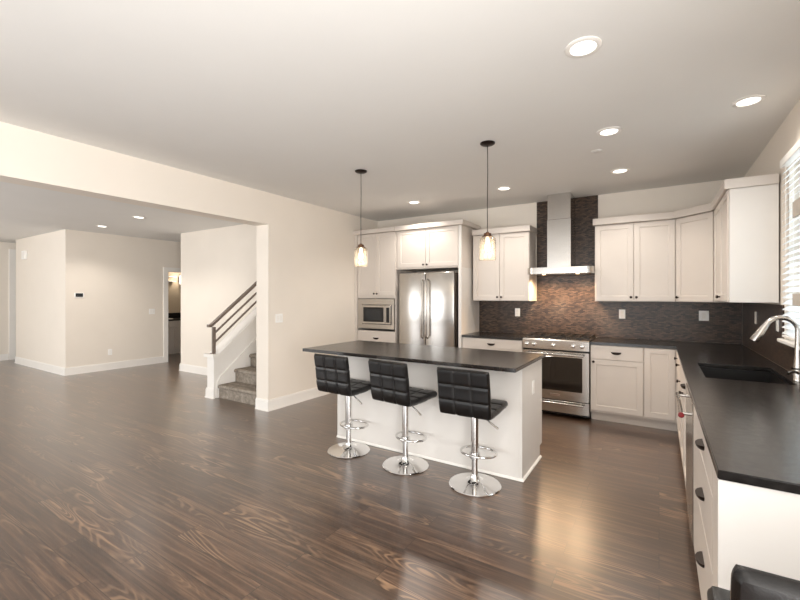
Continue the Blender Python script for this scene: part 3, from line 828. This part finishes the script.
# ------------------------------------------------------------------ bar stools
def quilt(path, thick, wd, nu=36, nper=30, groove=.0065, cells_u=3, cells_v=3):
    """padded slab swept along path (y,z), width wd in x, tufted 3x3"""
    P = [Vector((0, a, c)) for a, c in path]
    L = [0]
    for a, c in zip(P, P[1:]): L.append(L[-1] + (c - a).length)
    def at(s):
        s = s * L[-1]
        for i in range(len(P) - 1):
            if s <= L[i + 1] + 1e-9:
                f = (s - L[i]) / (L[i + 1] - L[i]); return P[i].lerp(P[i + 1], f), (P[i + 1] - P[i]).normalized()
    b = B(); top = []; bot = []
    for j in range(nper + 1):
        s = j / nper
        p, d0 = at(s); d = (at(min(1, s + .06))[0] - at(max(0, s - .06))[0]).normalized()
        n = Vector((0, -d.z, d.y))
        rt, rb = [], []
        for i in range(nu + 1):
            u = i / nu
            e = min(u, 1 - u) * wd; e2 = min(s, 1 - s) * L[-1]
            rnd = min(1, (min(e, e2) / .022)) ; rnd = math.sqrt(max(0, 1 - (1 - rnd) ** 2))
            gu = abs(math.sin(PI * cells_u * u)); gv = abs(math.sin(PI * cells_v * s))
            puff = min(1, gu * 3.2) ** .6 * min(1, gv * 3.2) ** .6
            h = (thick / 2 - groove * (1 - puff)) * (.35 + .65 * rnd)
            x = (u - .5) * wd
            # rounded corners
            kx = 1.0
            if e2 < .03: kx = 1 - (.03 - e2) ** 2 / .03 ** 2 * .035
            rt.append(b.bm.verts.new(Vector((x * kx, p.y, p.z)) + n * h))
            rb.append(b.bm.verts.new(Vector((x * kx, p.y, p.z)) - n * h))
        top.append(rt); bot.append(rb)
    f = b.bm.faces.new
    for j in range(nper):
        for i in range(nu):
            f((top[j][i], top[j][i + 1], top[j + 1][i + 1], top[j + 1][i])); f((bot[j][i], bot[j + 1][i], bot[j + 1][i + 1], bot[j][i + 1]))
        f((top[j][0], top[j + 1][0], bot[j + 1][0], bot[j][0])); f((top[j][nu], bot[j][nu], bot[j + 1][nu], top[j + 1][nu]))
    for i in range(nu):
        f((top[0][i], bot[0][i], bot[0][i + 1], top[0][i + 1])); f((top[nper][i], top[nper][i + 1], bot[nper][i + 1], bot[nper][i]))
    bmesh.ops.recalc_face_normals(b.bm, faces=b.bm.faces)
    return b
def stool(label):
    t = thing('bar_stool', label, 'bar stool', (0, 0, 0), 0, 'black bar stools')
    B().lathe([(0, .001), (.194, .001), (.197, .006), (.192, .011), (.13, .017), (.075, .028), (.045, .045), (.034, .065), (.031, .075), (0, .075)], seg=56).build('base', 'chrome', t, smooth=True)
    col = B().lathe([(0, .0755), (.024, .0755), (.024, .20), (0, .20)], seg=28).build('gas_lift', 'chrome', t, smooth=True)
    B().lathe([(.0, .2005), (.029, .2005), (.031, .21), (.031, .548), (0, .548)], seg=28).build('column_cover', 'chrome', t, smooth=True)
    pts = []
    for k in range(40):
        a = 2 * PI * k / 40
        pts.append((.140 * math.sin(a), .075 + .112 * math.cos(a), .226))
    fr = B().tube(pts, .009, 10, closed=True)
    fr.lathe([(.0315, .208), (.041, .208), (.041, .244), (.0315, .244)], seg=24)
    fr.build('footrest', 'chrome', t, smooth=True)
    B().tube([(.03, -.02, .54), (.08, -.03, .535), (.11, -.035, .52), (.20, -.045, .472)], [.005, .005, .005, .0075], 8).build('lever', 'chrome', t, smooth=True)
    B().box(-.085, .085, -.085, .085, .5485, .562, .003).build('seat_plate', 'black', t)
    quilt([(-.195, .592), (-.10, .588), (.02, .592), (.12, .602), (.195, .600)], .054, .40).build('seat', 'leather', t, smooth=True)
    quilt([(-.170, .578), (-.190, .592), (-.203, .64), (-.214, .76), (-.240, .915)], .050, .402).build('backrest', 'leather', t, smooth=True)
    return t
s0 = stool('black quilted bar stool at the island, rightmost of the three')
s0.location = (-1.186, 2.935, 0)
dup(s0, (-1.818, 2.955, 0), R(-7), 'black quilted bar stool in the middle of the three at the island')
dup(s0, (-2.440, 2.958, 0), R(-3), 'black quilted bar stool at the island, farthest left and smallest')
dup(s0, (.316, 1.258, 0), R(1), 'black bar stool beside the worktop end panel, cut off at the bottom right')

# ------------------------------------------------------------------ staircase
t = thing('staircase', 'grey carpeted stairs rising behind the dividing wall', 'stairs', (-5.27, 3.51, 0))
wst = -XLo * -1 + 5.27
run, rise = .262, .186
for k in range(4):
    y0 = k * run; y1 = .888 if k == 3 else (k + 1) * run
    z = (k + 1) * rise; b = B()
    zb = .001 if k == 0 else k * rise + .0005
    b.box(.0155, wst - .002, y0, .888, zb, z - .035)
    b.prism([(y0 - .02, z - .045), (y0, z - .055), (.888 if k == 3 else .888, z - .055 + .0), (.888, z), (y0 - .005, z), (y0 - .022, z - .012), (y0 - .027, z - .028)], .0155, wst - .002, 'x')
    b.build('carpet_step', 'carpet', t)
# low wall beside the stairs
sl = .80
prof = [(3.44, 0), (4.399, 0), (4.399, .575 + sl * (4.399 - 3.44)), (3.50, .575), (3.44, .575)]
struct('wall_knee', B().prism(prof, -5.43, -5.272, 'x'), 'trim')
bb('baseboard_knee', [('x', 3.44, -1, -5.43, -5.272, 1, 1)])
b = B()
b.prism([(3.405, .577), (3.50, .577), (4.399, .577 + sl * .899), (4.399, .577 + sl * .899 + .045), (3.49, .622), (3.405, .622)], -5.465, -5.235, 'x', .003)
b.prism([(3.425, .552), (3.51, .552), (4.399, .552 + sl * .889), (4.399, .576 + sl * .889), (3.50, .576), (3.425, .576)], -5.271, -5.253, 'x')
struct('trim_2', b, 'trim')
# skirt board along the steps
struct('trim_3', B().prism([(3.47, .0015), (3.47, .20), (3.53, .30), (4.399, .30 + sl * .869), (4.399, .25 + sl * .869 + .03), (4.399, .0015)], -5.2715, -5.256, 'x'), 'trim')
t = thing('stair_railing', 'grey metal stair railing with three bars on the low white wall', 'railing', (-5.35, 3.49, .0))
def bar(z0, hh, ww, y0=0., y1=.905):
    return B().prism([(y0, z0), (y1, z0 + sl * (y1 - y0)), (y1, z0 + hh + sl * (y1 - y0)), (y0, z0 + hh)], -ww, ww, 'x')
b = B().prism([(-.09, 1.0), (-.045, 1.0), (.905, 1.0 + sl * .95), (.905, 1.042 + sl * .95), (-.05, 1.04), (-.09, 1.038)], -.03, .03, 'x', .002)
b.build('handrail', 'rail', t)
bar(.905, .028, .012, .018).build('bar', 'rail', t)
bar(.770, .028, .012, .018).build('bar', 'rail', t)
B().box(-.02, .018, -.02, .02, .6235, .999).build('post', 'rail', t)
B().box(-.04, .04, -.04, .04, .6225, .630).build('foot_plate', 'rail', t)
B().box(-.02, .02, .86, .90, .665 + sl * .87, 1.02 + sl * .9).build('post', 'rail', t)

# ------------------------------------------------------------------ bathroom seen through the doorway
t = thing('bathroom_vanity', 'white vanity with a black top seen through the doorway', 'vanity', (-10.155, 5.0, 0))
B().box(-.59, 0, 0, 1.1, .10, .83).build('body', 'cabinet', t)
B().box(-.59, -.06, 0, 1.1, .002, .10).build('toe_kick', 'cabinet', t)
for k in range(2): B().box(.001, .02, .01 + k * .545, .545 + k * .545, .13, .67, .003).build('door', 'cabinet', t)
B().box(.001, .02, .01, 1.09, .68, .825, .003).build('drawer', 'cabinet', t)
B().box(-.594, .03, -.02, 1.12, .831, .866, .003).build('vanity_top', 'black', t)
B().box(-.594, -.57, -.02, 1.12, .867, 1.0).build('splashback', 'black', t)
b = B()
for k in range(1): b.lathe([(.18, .867), (.205, .867), (.20, .879), (.18, .882), (.14, .872), (.05, .868), (0, .868)], (-.27, .45, 0), 28)
b.build('basin', 'plate', t, smooth=True)
t = thing('bath_shelf', 'small white two-tier shelf on the bathroom wall', 'shelf', (-10.749, 5.24, 1.82))
B().box(.0005, .13, 0, .62, .11, .135).build('shelf_board', 'plate', t); B().box(.0005, .13, 0, .62, -.01, .015).build('shelf_board', 'plate', t)
B().box(.0005, .02, .28, .31, -.06, .18).build('bracket', 'rail', t)
t = thing('wall_sconce', 'white glass wall lamp on the bathroom wall', 'wall lamp', (-10.749, 6.03, 1.86))
B().box(.0005, .03, -.05, .05, -.05, .09).build('backplate', 'rail', t)
g = B().lathe([(0, -.11), (.055, -.11), (.06, -.05), (.06, .11), (.05, .12), (0, .12)], (.10, 0, 0), 24).build('glass_shade', 'sconce', t, smooth=True)
lamp('bulb', t, (.28, -.1, .1), 3, (1, .88, .72), .06)
